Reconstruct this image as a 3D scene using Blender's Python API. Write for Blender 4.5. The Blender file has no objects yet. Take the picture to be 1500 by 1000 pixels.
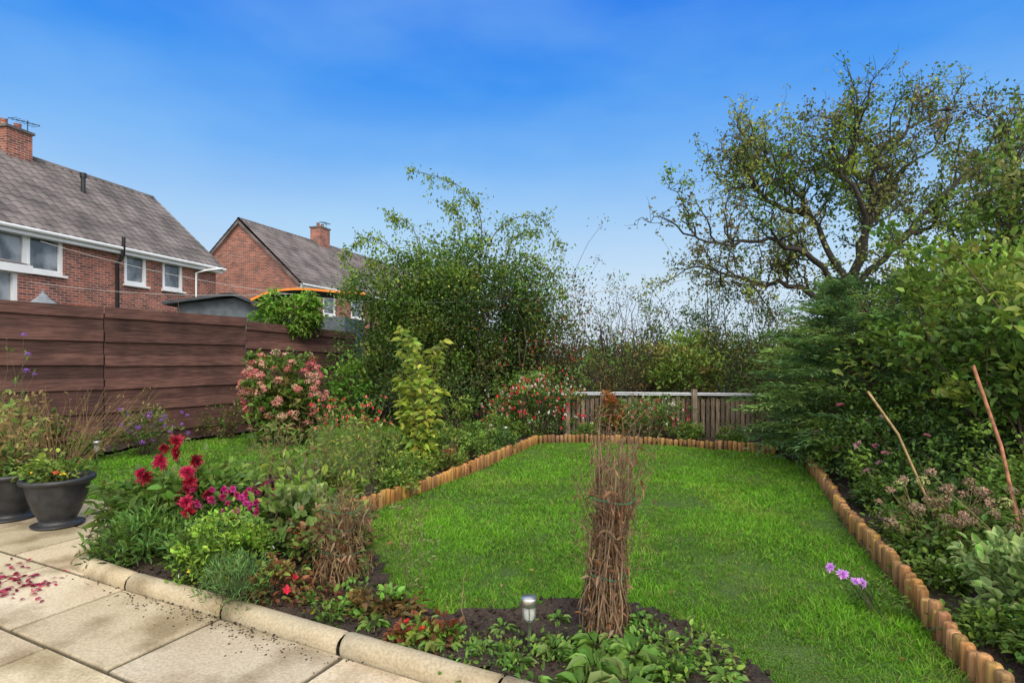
import bpy, math, random
import numpy as np
from mathutils import Vector, noise
R=np.random.RandomState(7); random.seed(7)
sc=bpy.context.scene
sc.view_settings.view_transform='Standard'; sc.view_settings.look='None'; sc.view_settings.exposure=0
A=np.array
# ---------------------------------------------------------------- materials
def newmat(n):
    m=bpy.data.materials.new(n); m.use_nodes=True; nt=m.node_tree; return m,nt,nt.nodes['Principled BSDF']
def nd(nt,t,**k):
    n=nt.nodes.new(t)
    for a,b in k.items(): setattr(n,a,b)
    return n
def noisecol(nt,vec,scale,c1,c2,detail=6,lo=.35,hi=.65):
    n=nd(nt,'ShaderNodeTexNoise'); n.inputs['Scale'].default_value=scale; n.inputs['Detail'].default_value=detail
    if vec: nt.links.new(vec,n.inputs['Vector'])
    r=nd(nt,'ShaderNodeValToRGB'); r.color_ramp.elements[0].position=lo; r.color_ramp.elements[1].position=hi
    r.color_ramp.elements[0].color=(*c1,1); r.color_ramp.elements[1].color=(*c2,1)
    nt.links.new(n.outputs['Fac'],r.inputs[0]); return r.outputs[0],n.outputs['Fac']
def mul(nt,a,b,f=1,mode='MULTIPLY'):
    m=nd(nt,'ShaderNodeMix',data_type='RGBA',blend_type=mode); m.inputs[0].default_value=f
    nt.links.new(a,m.inputs[6]); nt.links.new(b,m.inputs[7]); return m.outputs[2]
def bump(nt,p,h,s=.5,d=.01):
    b=nd(nt,'ShaderNodeBump'); b.inputs['Strength'].default_value=s; b.inputs['Distance'].default_value=d
    nt.links.new(h,b.inputs['Height']); nt.links.new(b.outputs[0],p.inputs['Normal'])
def plain(n,c,rough=.6,metal=0,var=.25,scale=8,bs=.2):
    m,nt,p=newmat(n); tc=nd(nt,'ShaderNodeTexCoord')
    o,f=noisecol(nt,tc.outputs['Object'],scale,tuple(x*(1-var) for x in c),tuple(min(1,x*(1+var)) for x in c))
    nt.links.new(o,p.inputs['Base Color']); p.inputs['Roughness'].default_value=rough; p.inputs['Metallic'].default_value=metal
    if bs: bump(nt,p,f,bs,.005)
    return m
def vcol_mat(n,rough,trans,bumpy=False):
    m,nt,p=newmat(n); a=nd(nt,'ShaderNodeAttribute',attribute_name='Col')
    p.inputs['Roughness'].default_value=rough; out=nt.nodes['Material Output']
    col=a.outputs['Color']
    if bumpy:
        tc=nd(nt,'ShaderNodeTexCoord'); o,f=noisecol(nt,tc.outputs['Object'],35,(.55,.55,.55),(1.2,1.2,1.2)); col=mul(nt,col,o); bump(nt,p,f,.6,.01)
    nt.links.new(col,p.inputs['Base Color'])
    if trans:
        t=nd(nt,'ShaderNodeBsdfTranslucent'); nt.links.new(col,t.inputs[0])
        x=nd(nt,'ShaderNodeMixShader'); x.inputs[0].default_value=trans
        nt.links.new(p.outputs[0],x.inputs[1]); nt.links.new(t.outputs[0],x.inputs[2]); nt.links.new(x.outputs[0],out.inputs[0])
        p.inputs['Specular IOR Level'].default_value=.35
    return m
M_LEAF=vcol_mat('foliage',.5,.35); M_WOOD=vcol_mat('bark',.85,0,True)
M_GRASS=vcol_mat('grass_blades',.55,.25)
GAIN=1.68
# ---------------------------------------------------------------- mesh builder (quads)
class B:
    def __init__(s): s.V=[];s.F=[];s.C=[];s.M=[];s.n=0
    def add(s,V,F,C,m=0):
        V=np.asarray(V,float).reshape(-1,3);F=np.asarray(F,int).reshape(-1,4);C=np.asarray(C,float)
        if C.ndim==1: C=np.tile(C,(len(V),1))
        s.V.append(V);s.F.append(F+s.n);s.C.append(C);s.M.append(np.full(len(F),m));s.n+=len(V)
    def make(s,name,mats,smooth=True,parent=None):
        V=np.concatenate(s.V);F=np.concatenate(s.F);C=np.concatenate(s.C);M=np.concatenate(s.M)
        org=A([V[:,0].mean(),V[:,1].mean(),V[:,2].min()]) if parent is None else A([0,0,0.])
        me=bpy.data.meshes.new(name); me.vertices.add(len(V)); me.vertices.foreach_set('co',(V-org).ravel())
        me.loops.add(F.size); me.loops.foreach_set('vertex_index',F.ravel())
        me.polygons.add(len(F)); me.polygons.foreach_set('loop_start',np.arange(0,F.size,4)); 
        me.polygons.foreach_set('material_index',M); me.polygons.foreach_set('use_smooth',np.full(len(F),smooth))
        at=me.color_attributes.new('Col','FLOAT_COLOR','POINT'); at.data.foreach_set('color',np.hstack([C,np.ones((len(C),1))]).ravel())
        for m in mats: me.materials.append(m)
        me.update(calc_edges=True); me.validate()
        o=bpy.data.objects.new(name,me); sc.collection.objects.link(o); o.location=org
        if parent: o.parent=parent
        return o
def unit(v): return v/np.maximum(np.linalg.norm(v,axis=-1,keepdims=True),1e-9)
def jit(cols,n,v=.18):
    cols=A(cols,float).reshape(-1,3); c=cols[R.randint(0,len(cols),n)]
    return c*(1+R.normal(0,v,(n,1)))*(1+R.normal(0,.06,(n,3)))
def leaves(b,P,D,L,W,C,up=None,fold=.2,curl=.15,m=0,edge=None):
    n=len(P)
    if n==0: return
    L=np.broadcast_to(L,(n,)).reshape(n,1)*R.uniform(.65,1.25,(n,1)); W=L*W
    D=unit(D); ref=R.normal(0,1,(n,3)) if up is None else np.broadcast_to(up,(n,3))+R.normal(0,.35,(n,3))
    S=unit(np.cross(D,ref)); U=np.cross(S,D)
    f=fold*W; dr=A([0,0,-1.])*curl*L
    vs=[P,P+.32*L*D+.5*W*S+f*U,P+.7*L*D+.36*W*S+f*U+dr*.4,P+L*D+dr,P+.7*L*D-.36*W*S+f*U+dr*.4,P+.32*L*D-.5*W*S+f*U]
    V=np.stack(vs,1).reshape(-1,3); i=np.arange(n)[:,None]*6
    F=np.concatenate([i+A([0,1,2,3]),i+A([0,3,4,5])])
    g=np.where(C[:,1:2]>C[:,0:1]*.9,GAIN,1.2)
    C=np.clip(C*g,.003,.85)
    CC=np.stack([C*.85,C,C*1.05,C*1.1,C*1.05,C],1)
    if edge is not None:
        for k in (1,2,4,5): CC[:,k]=edge*R.uniform(.7,1.1,(n,1))
    b.add(V,F,CC.reshape(-1,3),m)
def tube(b,P,r,col,sides=5,m=1):
    P=np.asarray(P,float); n=len(P); r=np.broadcast_to(r,(n,))
    T=unit(np.gradient(P,axis=0)); ref=A([.3,.9,.1]) if abs(T[0][2])>.8 else A([0,0,1.])
    S=unit(np.cross(T,ref)); U=np.cross(S,T); a=np.arange(sides)*2*math.pi/sides
    V=P[:,None]+r[:,None,None]*(np.cos(a)[None,:,None]*S[:,None]+np.sin(a)[None,:,None]*U[:,None])
    i=np.arange(n-1)[:,None]*sides; k=np.arange(sides); k2=(k+1)%sides
    F=np.stack([i+k,i+k2,i+k2+sides,i+k+sides],-1).reshape(-1,4)
    b.add(V.reshape(-1,3),F,A(col)*R.uniform(.8,1.2),m)
def curve(p0,p1,n=6,bend=.1,sag=0):
    p0=A(p0,float);p1=A(p1,float); t=np.linspace(0,1,n)[:,None]; L=np.linalg.norm(p1-p0)
    P=p0+(p1-p0)*t+R.normal(0,bend*L*.35,3)*np.sin(t*math.pi)+A([0,0,sag*L])*np.sin(t*math.pi)
    w=R.normal(0,bend*L*.09,(n,3)); w[0]=0; w[-1]=0; return P+w
def smoothpts(P,k=5):
    P=A(P,float); out=[]
    for i in range(len(P)-1):
        a=P[max(i-1,0)];b=P[i];c=P[i+1];d=P[min(i+2,len(P)-1)]
        for t in np.linspace(0,1,k,endpoint=False):
            out.append(.5*((2*b)+(-a+c)*t+(2*a-5*b+4*c-d)*t*t+(-a+3*b-3*c+d)*t**3))
    out.append(P[-1]); return A(out)
WOOD=(.12,.085,.055)
def shrub(name,c,rx,ry,h,ncl,nl,ls,cols,lw=.5,clr=.2,z0=0.,wood=WOOD,updir=.2,stems=.4,rough=.3,curl=.15,make=True,b=None,flowers=None,edge=None,sr=1.,inner=.35,taper=0.):
    own=b is None
    if own: b=B()
    c=A([c[0],c[1],c[2] if len(c)>2 else 0.])
    d=unit(R.normal(0,1,(ncl,3))); rr=R.uniform(0,1,(ncl,1))**inner
    off=R.uniform(0,50,3)
    lob=A([1+rough*noise.noise(Vector(q*1.7+off))*1.6 for q in d]).reshape(-1,1)
    q=d*rr*lob
    zz=z0+(h-z0)*(q[:,2]+1)/2
    tp=1-taper*np.clip(zz/h,0,1)
    CC=np.stack([c[0]+q[:,0]*rx*tp,c[1]+q[:,1]*ry*tp,c[2]+np.maximum(zz,.04)],1)
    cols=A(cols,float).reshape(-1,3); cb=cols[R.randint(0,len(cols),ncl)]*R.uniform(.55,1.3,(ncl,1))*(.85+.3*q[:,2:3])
    idx=np.repeat(np.arange(ncl),nl); n=len(idx)
    sc_=R.uniform(.5,1.3,(ncl,1))[idx]*clr
    P=CC[idx]+R.normal(0,.55,(n,3))*sc_*A([1,1,.75]); P[:,2]=np.maximum(P[:,2],c[2]+.015)
    out=unit(P-(c+A([0,0,h*.4])))
    D=out*.7+R.normal(0,.6,(n,3))+A([0,0,updir])
    C=cb[idx]*(1+R.normal(0,.18,(n,1)))*(1+R.normal(0,.08,(n,3)))
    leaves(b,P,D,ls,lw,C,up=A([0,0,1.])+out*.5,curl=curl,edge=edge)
    if stems:
        base=c+A([0,0,0.])
        for k in range(ncl):
            if R.rand()<stems:
                e=CC[k]; s0=base+A([R.normal(0,rx*.12),R.normal(0,ry*.12),0]); 
                pts=curve(s0,e,6,.22,.08); r0=sr*(.004+.005*h)*R.uniform(.5,1.2)
                tube(b,pts,np.linspace(r0,r0*.25,6),wood,4)
    if flowers:
        nf,fr,fc,kind=flowers
        dd=unit(R.normal(0,1,(nf,3))); dd[:,2]=np.abs(dd[:,2])*1.1-.35
        for q1 in dd:
            lo=1+rough*noise.noise(Vector(q1*1.7+off))*1.6
            p=c+A([q1[0]*rx*lo,q1[1]*ry*lo,z0+(h-z0)*(q1[2]*lo+1)/2])*1+R.normal(0,.07 if h>.5 else .02,3)
            p[2]=max(p[2],c[2]+.04)
            flower(b,p,fr*R.uniform(.7,1.2),A(fc[R.randint(len(fc))]),kind,unit(q1+A([0,0,.5])))
    if own and make: return b.make(name,[M_LEAF,M_WOOD])
    return b
def flower(b,p,r,col,kind,nrm=A([0,0,1.])):
    if kind=='ball':
        n=70; d=unit(R.normal(0,1,(n,3))); d=d+nrm*.5; d=unit(d)
        P=p+d*r*A([1,1,.75])*R.uniform(.75,1.05,(n,1)); t=unit(np.cross(d,R.normal(0,1,(n,3))))
        leaves(b,P-t*r*.14,t+d*.2,r*.34,.95,jit([col],n,.22),up=d,curl=0)
    elif kind=='dahlia':
        for k,(el,rr) in enumerate([(0.05,1),(.45,.85),(.9,.65),(1.25,.45)]):
            n=[13,12,9,6][k]; a=np.arange(n)*2*math.pi/n+R.rand()*3
            s=unit(np.cross(nrm,A([.2,.5,.9]))); t=np.cross(nrm,s)
            d=math.cos(el)*(np.cos(a)[:,None]*s+np.sin(a)[:,None]*t)+math.sin(el)*nrm
            leaves(b,np.tile(p,(n,1))+d*r*.1,d,r*rr,.42,jit([col],n,.25),up=nrm,curl=.05)
    elif kind=='daisy':
        n=6;a=np.arange(n)*2*math.pi/n+R.rand(); s=unit(np.cross(nrm,A([.2,.5,.9]))); t=np.cross(nrm,s)
        d=(np.cos(a)[:,None]*s+np.sin(a)[:,None]*t)+.3*nrm
        leaves(b,np.tile(p,(n,1)),d,r,.7,jit([col],n,.12),up=nrm,curl=.0)
    elif kind=='drop':
        n=5; d=R.normal(0,.35,(n,3))+A([0,0,-1.]); leaves(b,np.tile(p,(n,1)),d,r*1.3,.45,jit([col],n,.2))
def put_on_stems(b,base,heads,fr,cols,kind,stem=(.08,.13,.04),sr=.004):
    for h in heads:
        s0=A(base)+A([R.normal(0,.04),R.normal(0,.04),0]); tube(b,curve(s0,h,6,.12),np.linspace(sr,sr*.6,6),stem,4)
        flower(b,A(h),fr*R.uniform(.75,1.15),A(cols[R.randint(len(cols))]),kind,unit(A([R.normal(0,.5),-.6,R.uniform(.1,.9)])))
def spikes(name,c,rad,h,n,col,headcol=None,hk='ball',hr=.02,spread=.4,leafn=6,ls=.05,leafcols=((.05,.1,.02),),r=.003,make=True,b=None,hfrac=.5,lw=.3):
    own=b is None
    if own:b=B()
    for i in range(n):
        a=R.rand()*6.28; q=math.sqrt(R.rand())*rad; s=A([c[0]+q*math.cos(a)*.6,c[1]+q*math.sin(a)*.6,c[2] if len(c)>2 else .03])
        e=s+A([math.cos(a)*spread*h*R.rand(),math.sin(a)*spread*h*R.rand(),h*R.uniform(.65,1.08)])
        pts=curve(s,e,6,.15); tube(b,pts,np.linspace(r,r*.5,6),col,4)
        if leafn:
            t=R.randint(0,6,leafn); leaves(b,pts[t]+R.normal(0,.01,(leafn,3)),R.normal(0,1,(leafn,3))+A([0,0,.5]),ls,lw,jit(leafcols,leafn))
        if headcol is not None and R.rand()<hfrac: flower(b,e,hr*R.uniform(.7,1.2),A(headcol[R.randint(len(headcol))]),hk)
    if own and make: return b.make(name,[M_LEAF,M_WOOD])
def boxes(b,c,ux,uy,uz,hx,hy,hz,col=(1,1,1),m=0,bev=0):
    c=A(c,float);ux,uy,uz=A(ux,float),A(uy,float),A(uz,float); V=[]
    for z in(-1,1):
        for x,y in((-1,-1),(1,-1),(1,1),(-1,1)): V.append(c+x*hx*ux+y*hy*uy+z*hz*uz)
    b.add(V,[[3,2,1,0],[4,5,6,7],[0,1,5,4],[1,2,6,5],[2,3,7,6],[3,0,4,7]],col,m)
def lathe(b,c,prof,col=(1,1,1),n=24,m=0):
    c=A(c,float);a=np.arange(n)*2*math.pi/n
    V=[[c[0]+r*math.cos(t),c[1]+r*math.sin(t),c[2]+z] for r,z in prof for t in a]
    F=[[i*n+k,i*n+(k+1)%n,(i+1)*n+(k+1)%n,(i+1)*n+k] for i in range(len(prof)-1) for k in range(n)]
    b.add(V,F,col,m)
def inpoly(X,Y,poly):
    r=np.zeros(len(X),bool); n=len(poly)
    for i in range(n):
        x1,y1=poly[i];x2,y2=poly[(i+1)%n]
        cnd=((y1>Y)!=(y2>Y))&(X<(x2-x1)*(Y-y1)/(y2-y1+1e-12)+x1); r^=cnd
    return r
def sheet(name,poly,cell,zb,amp,mat,fr=2.):
    poly=A(poly); x0,y0=poly.min(0);x1,y1=poly.max(0); nx=int((x1-x0)/cell)+2; ny=int((y1-y0)/cell)+2
    gx,gy=np.meshgrid(x0+np.arange(nx)*cell,y0+np.arange(ny)*cell); X=gx.ravel();Y=gy.ravel()
    Z=A([zb+amp*noise.noise(Vector((x*fr,y*fr,0)))+amp*.5*noise.noise(Vector((x*fr*4,y*fr*4,3))) for x,y in zip(X,Y)])
    i,j=np.meshgrid(np.arange(nx-1),np.arange(ny-1)); i=i.ravel();j=j.ravel(); k=j*nx+i
    keep=inpoly(X[k]+cell/2,Y[k]+cell/2,poly); k=k[keep]
    b=B(); b.add(np.stack([X,Y,Z],1),np.stack([k,k+1,k+1+nx,k+nx],1),(1,1,1)); return b.make(name,[mat])
# ---------------------------------------------------------------- surface mats
def soil_mat():
    m,nt,p=newmat('soil'); tc=nd(nt,'ShaderNodeTexCoord')
    a,f=noisecol(nt,tc.outputs['Object'],60,(.015,.010,.007),(.085,.058,.04),10,.3,.7)
    b_,f2=noisecol(nt,tc.outputs['Object'],3,(.7,.7,.7),(1.3,1.2,1.1)); nt.links.new(mul(nt,a,b_),p.inputs['Base Color'])
    p.inputs['Roughness'].default_value=.95; bump(nt,p,f,1,.03); return m
M_SOIL=soil_mat()
def turf_mat():
    m,nt,p=newmat('turf'); tc=nd(nt,'ShaderNodeTexCoord')
    a,f=noisecol(nt,tc.outputs['Object'],90,(.03,.06,.008),(.10,.19,.02),8)
    b_,f2=noisecol(nt,tc.outputs['Object'],1.2,(.75,.8,.7),(1.15,1.1,1.1)); nt.links.new(mul(nt,a,b_),p.inputs['Base Color'])
    p.inputs['Roughness'].default_value=.9; bump(nt,p,f,1,.02); return m
M_TURF=turf_mat()
# ---------------------------------------------------------------- ground
gm=plain('ground_earth',(.06,.08,.03),.95,0,.4,.8,.3)
b=B(); S=400; g=np.linspace(-S,S,41); X,Y=np.meshgrid(g,g); k=(np.arange(40)[:,None]*41+np.arange(40)).ravel()
b.add(np.stack([X.ravel(),Y.ravel()+100,np.full(X.size,-.012)],1),np.stack([k,k+1,k+42,k+41],1),(1,1,1)); b.make('ground',[gm])
LAWN=[(-.88,3.85),(-.72,3.4),(-.45,3.16),(-.1,3.2),(.25,3.34),(.6,3.38),(.85,3.12),(1.05,2.75),(1.3,2.2),(1.45,1.6),(1.75,1.5),(2.02,2.3),(2.12,2.75),(2.53,3.9),(2.9,5.0),(3.42,6.25),(3.85,7.4),(3.95,8.5),(2.6,9.3),(1.6,9.6),(.42,9.6),(-.44,7.35),(-1.33,5.45),(-1.3,4.6)]
LLAWN=[(-5.9,5.7),(-3.6,5.5),(-2.9,6.6),(-2.3,8.2),(-1.4,10.4),(-1.4,11.6),(-3.6,12.6),(-4.7,11.2),(-6.0,9.0)]
sheet('lawn',LAWN,.06,.012,.012,M_TURF,1.5)
sheet('lawn',LLAWN,.08,.012,.012,M_TURF,1.5)
BED=[(-3.05,4.0),(-1.6,3.33),(-.2,2.62),(1.2,1.9),(1.5,1.5),(1.47,1.7),(1.33,2.2),(1.08,2.78),(.88,3.15),(.6,3.42),(.25,3.38),(-.1,3.24),(-.45,3.2),(-.72,3.44),(-.88,3.9),(-1.3,4.6),(-1.33,5.5),(-.44,7.4),(.4,9.65),(1.6,9.65),(2.6,9.35),(3.95,8.55),(3.88,7.4),(3.45,6.25),(2.93,5.0),(2.56,3.9),(2.15,2.75),(2.05,2.3),(1.8,1.5),(4,1.5),(10,5),(10,14),(-3.6,14),(-3.6,12.7),(-1.4,11.7),(-1.4,10.4),(-2.3,8.2),(-2.9,6.6),(-3.6,5.5),(-3.5,4.8)]
sheet('soil_bed',BED,.07,.055,.025,M_SOIL,3)
sheet('soil_bed',[(-8.5,8),(-7.6,7.0),(-6.0,6.5),(-6.1,9.0),(-4.8,11.3),(-3.6,12.7),(-4.2,13.4),(-6.9,9.2)],.1,.04,.03,M_SOIL,3)
b=B(); X=R.uniform(-3,2.2,7000);Y=R.uniform(2,5,7000); k=inpoly(X,Y,BED)
for x,y in zip(X[k],Y[k]):
    s=R.uniform(.003,.012); q=unit(R.normal(0,1,(2,3))); u=q[0]; v=unit(np.cross(u,q[1])); w=np.cross(u,v)
    boxes(b,(x,y,.06+R.uniform(-.005,.015)),u,v,w,s,s*R.uniform(.5,1),s*R.uniform(.4,.9))
b.make('soil_crumbs',[M_SOIL])
def grass(name,poly,bands,hh=(.02,.045)):
    b=B(); poly=A(poly); x0,y0=poly.min(0)-.03;x1,y1=poly.max(0)+.03
    for ya,yb,den,w in bands:
        ya=max(ya,y0);yb=min(yb,y1)
        if yb<=ya: continue
        n=int((x1-x0)*(yb-ya)*den); X=R.uniform(x0,x1,n);Y=R.uniform(ya,yb,n)
        k=inpoly(X+R.normal(0,.025,n),Y+R.normal(0,.025,n),poly); X=X[k];Y=Y[k];n=len(X)
        f=A([noise.noise(Vector((x*1.1,y*1.1,5))) +.7*noise.noise(Vector((x*4,y*4,9)))+.8*noise.noise(Vector((x*13,y*13,2))) for x,y in zip(X,Y)]).reshape(-1,1)
        dry=A([noise.noise(Vector((x*1.6+7,y*1.6,1)))+.6*noise.noise(Vector((x*9,y*9,4))) for x,y in zip(X,Y)]).reshape(-1,1)
        P=np.stack([X,Y,np.full(n,.008)],1); H=R.uniform(*hh,(n,1))*(1+.6*f)
        lean=R.normal(0,.6,(n,3))*A([1,1,0]); D=unit(lean+A([0,0,1.])); a=R.rand(n)*6.28; S=np.stack([np.cos(a),np.sin(a),0*a],1); W=w*R.uniform(.6,1.3,(n,1))
        T=P+D*H+lean*H*.5; Mi=P+D*H*.55
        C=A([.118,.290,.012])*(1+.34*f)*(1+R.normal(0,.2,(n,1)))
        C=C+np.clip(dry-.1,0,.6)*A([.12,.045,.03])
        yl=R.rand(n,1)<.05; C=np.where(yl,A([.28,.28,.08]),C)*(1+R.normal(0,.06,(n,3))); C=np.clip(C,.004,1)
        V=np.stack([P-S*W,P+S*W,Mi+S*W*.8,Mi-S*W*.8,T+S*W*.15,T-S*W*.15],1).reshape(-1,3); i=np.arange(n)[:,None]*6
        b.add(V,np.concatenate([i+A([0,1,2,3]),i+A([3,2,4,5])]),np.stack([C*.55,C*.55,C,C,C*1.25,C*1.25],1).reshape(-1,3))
    b.make(name,[M_GRASS])
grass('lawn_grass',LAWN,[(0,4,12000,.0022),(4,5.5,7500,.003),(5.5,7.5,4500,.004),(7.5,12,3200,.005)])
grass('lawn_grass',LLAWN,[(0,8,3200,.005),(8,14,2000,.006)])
b=B(); n=200; X=R.uniform(-1.3,3.8,n);Y=R.uniform(2.7,9.4,n); k=inpoly(X,Y,LAWN); P=np.stack([X[k],Y[k],np.full(k.sum(),.04)],1); n=len(P)
leaves(b,P,R.normal(0,1,(n,3))*A([1,1,.3]),.028,.6,jit([(.25,.14,.04),(.3,.22,.06),(.14,.08,.03)],n,.2),up=A([0,0,1.]),curl=0); b.make('fallen_leaves',[M_LEAF])
# ---------------------------------------------------------------- patio
def stone_mat(n,c1,c2,st_=.8):
    m,nt,p=newmat(n); tc=nd(nt,'ShaderNodeTexCoord'); a_=nd(nt,'ShaderNodeAttribute',attribute_name='Col')
    a,f=noisecol(nt,tc.outputs['Object'],2.2,c1,c2,8,.3,.65); s,f2=noisecol(nt,tc.outputs['Object'],70,(.80,.78,.74),(1.08,1.08,1.08),6)
    st,f3=noisecol(nt,tc.outputs['Object'],3.0,(.48,.43,.34),(1,1,1),14,.34,.52)
    nt.links.new(mul(nt,mul(nt,mul(nt,a,s),st,st_),a_.outputs[0]),p.inputs['Base Color']); p.inputs['Roughness'].default_value=.85
    bump(nt,p,f2,.5,.006); return m
M_PAT=stone_mat('sandstone_paving',(.50,.41,.28),(.61,.53,.39)); M_KERB=stone_mat('kerb_stone',(.40,.32,.20),(.52,.44,.30))
u=A([.897,-.442,0]); v=A([-.442,-.897,0]); o=A([-1.6,3.27,0])
b=B(); sl=.90; sw=.60
for j in range(-7,9):
    for i in range(-13,8):
        c=o+u*((i+.5+(.45 if j%2 else 0))*sl)+v*(.08+(j+.5)*sw)
        if j<0 and (c[0]>-3.1-(c[1]-4)*.42+.28 or c[1]>5.75): continue
        if c[1]<-1 or c[0]<-9: continue
        t=R.normal(0,.003,2); col=A([1,1,1])*R.uniform(.80,1.08)*A([1,R.uniform(.96,1),R.uniform(.88,1)])
        hx=sl/2-.010;hy=sw/2-.010; e=.008
        V=[];c2=c
        for hh,zz in((0,-.01),(0,.015),(e,.024)):
            for x,y in((-1,-1),(1,-1),(1,1),(-1,1)): V.append(c2+u*x*(hx-hh)+v*y*(hy-hh)+A([0,0,zz+(t[0]*x+t[1]*y)*.5]))
        F=[[8,9,10,11][::-1]]
        for L in(0,4):
            for k in range(4): F.append([L+(k+1)%4,L+k,L+4+k,L+4+(k+1)%4])
        C=np.tile(col,(12,1)); C[:4]*=.35; C[4:8]*=.5
        b.add(V,F,C)
b.make('patio_paving',[M_PAT],smooth=False)
sheet('patio_joint_sand',[(-9,-1),(2.5,-1),(1.5,1.6),(-.25,2.55),(-1.65,3.25),(-3.1,3.93),(-3.55,5.2),(-4.2,5.7),(-9,5.8)],.3,-.002,.0,plain('joint_sand',(.06,.048,.032),.95,0,.4,25))
kp=[A([-3.38,4.85]),A([-3.22,4.4]),A([-3.02,4.0]),A([-2.42,3.66]),A([-1.62,3.27]),A([-.84,2.87]),A([-.05,2.47]),A([.75,2.07]),A([1.5,1.68])]
b=B()
for i in range(len(kp)-1):
    p0,p1=kp[i],kp[i+1]; d=(p1-p0)/np.linalg.norm(p1-p0); n=A([-d[1],d[0]]); off=R.normal(0,.008)
    prof=[(-.06,-.01),(-.062,.05),(-.052,.078),(-.03,.096),(0,.103),(.03,.096),(.052,.078),(.062,.05),(.06,-.01)]
    V=[];L=np.linalg.norm(p1-p0); st=[.006,.014]+[L*q for q in(.25,.5,.75)]+[L-.014,L-.006]
    for k,s in enumerate(st):
        g=.88 if k in(0,len(st)-1) else 1
        for a_,z in prof:
            q=p0+d*s+n*(a_*g+off); V.append([q[0],q[1],z*g+R.normal(0,.0015)])
    m_=len(prof); F=[[r*m_+k,(r+1)*m_+k,(r+1)*m_+k+1,r*m_+k+1] for r in range(len(st)-1) for k in range(m_-1)]
    for r in(0,len(st)-1):
        for k in range(4): F.append([r*m_+k,r*m_+k+1,r*m_+m_-2-k,r*m_+m_-1-k])
    b.add(V,F,A([1,1,1])*R.uniform(.82,1.05))
b.make('stone_kerb',[M_KERB])
m,nt,p=newmat('treated_timber'); tc=nd(nt,'ShaderNodeTexCoord'); at=nd(nt,'ShaderNodeAttribute',attribute_name='Col')
mp=nd(nt,'ShaderNodeMapping'); mp.inputs['Scale'].default_value=(1,1,.12); nt.links.new(tc.outputs['Object'],mp.inputs[0])
a,f=noisecol(nt,mp.outputs[0],55,(.55,.5,.42),(1.15,1.15,1.15)); nt.links.new(mul(nt,a,at.outputs[0]),p.inputs['Base Color']); p.inputs['Roughness'].default_value=.8; bump(nt,p,f,.5,.004); M_LOG=m
def logroll(path,h,rad=.032,col=(.50,.25,.065)):
    P=smoothpts([(x,y,0) for x,y in path],6); seg=np.linalg.norm(np.diff(P,axis=0),axis=1); cum=np.r_[0,np.cumsum(seg)]
    b=B(); s=0
    while s<cum[-1]:
        q=A([np.interp(s,cum,P[:,k]) for k in range(3)]); hh=h*R.uniform(.88,1.06)+.014*math.sin(s*2.1); c=A(col)*R.uniform(.5,1.2)*A([1,R.uniform(.9,1.15),R.uniform(.8,1.6)])
        r=rad*R.uniform(.9,1.03)
        lathe(b,(q[0]+R.normal(0,.005),q[1]+R.normal(0,.005),0),[(r,-.02),(r,hh*.5),(r,hh-.012),(r*.8,hh-.002),(r*.02,hh)],c,9)
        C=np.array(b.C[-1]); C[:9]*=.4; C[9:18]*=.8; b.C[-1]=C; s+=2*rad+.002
    b.make('log_roll_edging',[M_LOG])
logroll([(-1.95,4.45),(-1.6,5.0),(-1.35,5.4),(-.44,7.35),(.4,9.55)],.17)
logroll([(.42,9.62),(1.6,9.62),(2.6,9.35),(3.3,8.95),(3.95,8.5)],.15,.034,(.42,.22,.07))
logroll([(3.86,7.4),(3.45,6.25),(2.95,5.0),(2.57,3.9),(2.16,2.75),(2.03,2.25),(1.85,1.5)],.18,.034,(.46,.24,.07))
# ---------------------------------------------------------------- left fence
m,nt,p=newmat('stained_boards'); tc=nd(nt,'ShaderNodeTexCoord'); at=nd(nt,'ShaderNodeAttribute',attribute_name='Col')
mp=nd(nt,'ShaderNodeMapping'); mp.inputs['Scale'].default_value=(.6,.6,9); nt.links.new(tc.outputs['Object'],mp.inputs[0])
a,f=noisecol(nt,mp.outputs[0],6,(.6,.58,.58),(1.25,1.25,1.25),10); w_,f2=noisecol(nt,tc.outputs['Object'],2.5,(.75,.75,.75),(1.25,1.2,1.15))
nt.links.new(mul(nt,mul(nt,a,at.outputs[0]),w_),p.inputs['Base Color']); p.inputs['Roughness'].default_value=.8; p.inputs['Specular IOR Level'].default_value=.25; bump(nt,p,f,.6,.006); M_FB=m
e=bpy.data.objects.new('board_fence',None); sc.collection.objects.link(e)
fpts=[(-8.1,7.25,2.36),(-6.5,9.05,2.27),(-5.22,11.15,2.27),(-3.75,13.6,2.0)]
for s in range(3):
    b=B(); x0,y0,t0=fpts[s];x1,y1,t1=fpts[s+1]; d=unit(A([x1-x0,y1-y0,0])); n=A([d[1],-d[0],0]); L=math.hypot(x1-x0,y1-y0)
    top=[2.33,2.27,2.16][s]; top2=[2.27,2.24,2.03][s]
    nb=12
    for k in range(nb):
        zc0=top-(k+.5)*top/nb+R.normal(0,.006); zc1=top2-(k+.5)*top2/nb+R.normal(0,.006)
        dz=unit(A([d[0]*L,d[1]*L,zc1-zc0])); c=A([(x0+x1)/2,(y0+y1)/2,(zc0+zc1)/2])+n*(.035 if k%2==0 else .0); up=unit(np.cross(dz,-n)); up*=np.sign(up[2])
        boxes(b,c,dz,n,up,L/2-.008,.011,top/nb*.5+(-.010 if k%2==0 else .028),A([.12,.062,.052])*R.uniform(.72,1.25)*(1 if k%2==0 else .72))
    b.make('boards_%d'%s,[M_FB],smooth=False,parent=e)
b=B()
for (x,y,t) in fpts: boxes(b,(x-.09,y+.06,t/2-.05),(1,0,0),(0,1,0),(0,0,1),.04,.04,t/2-.05,(.08,.04,.033))
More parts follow.
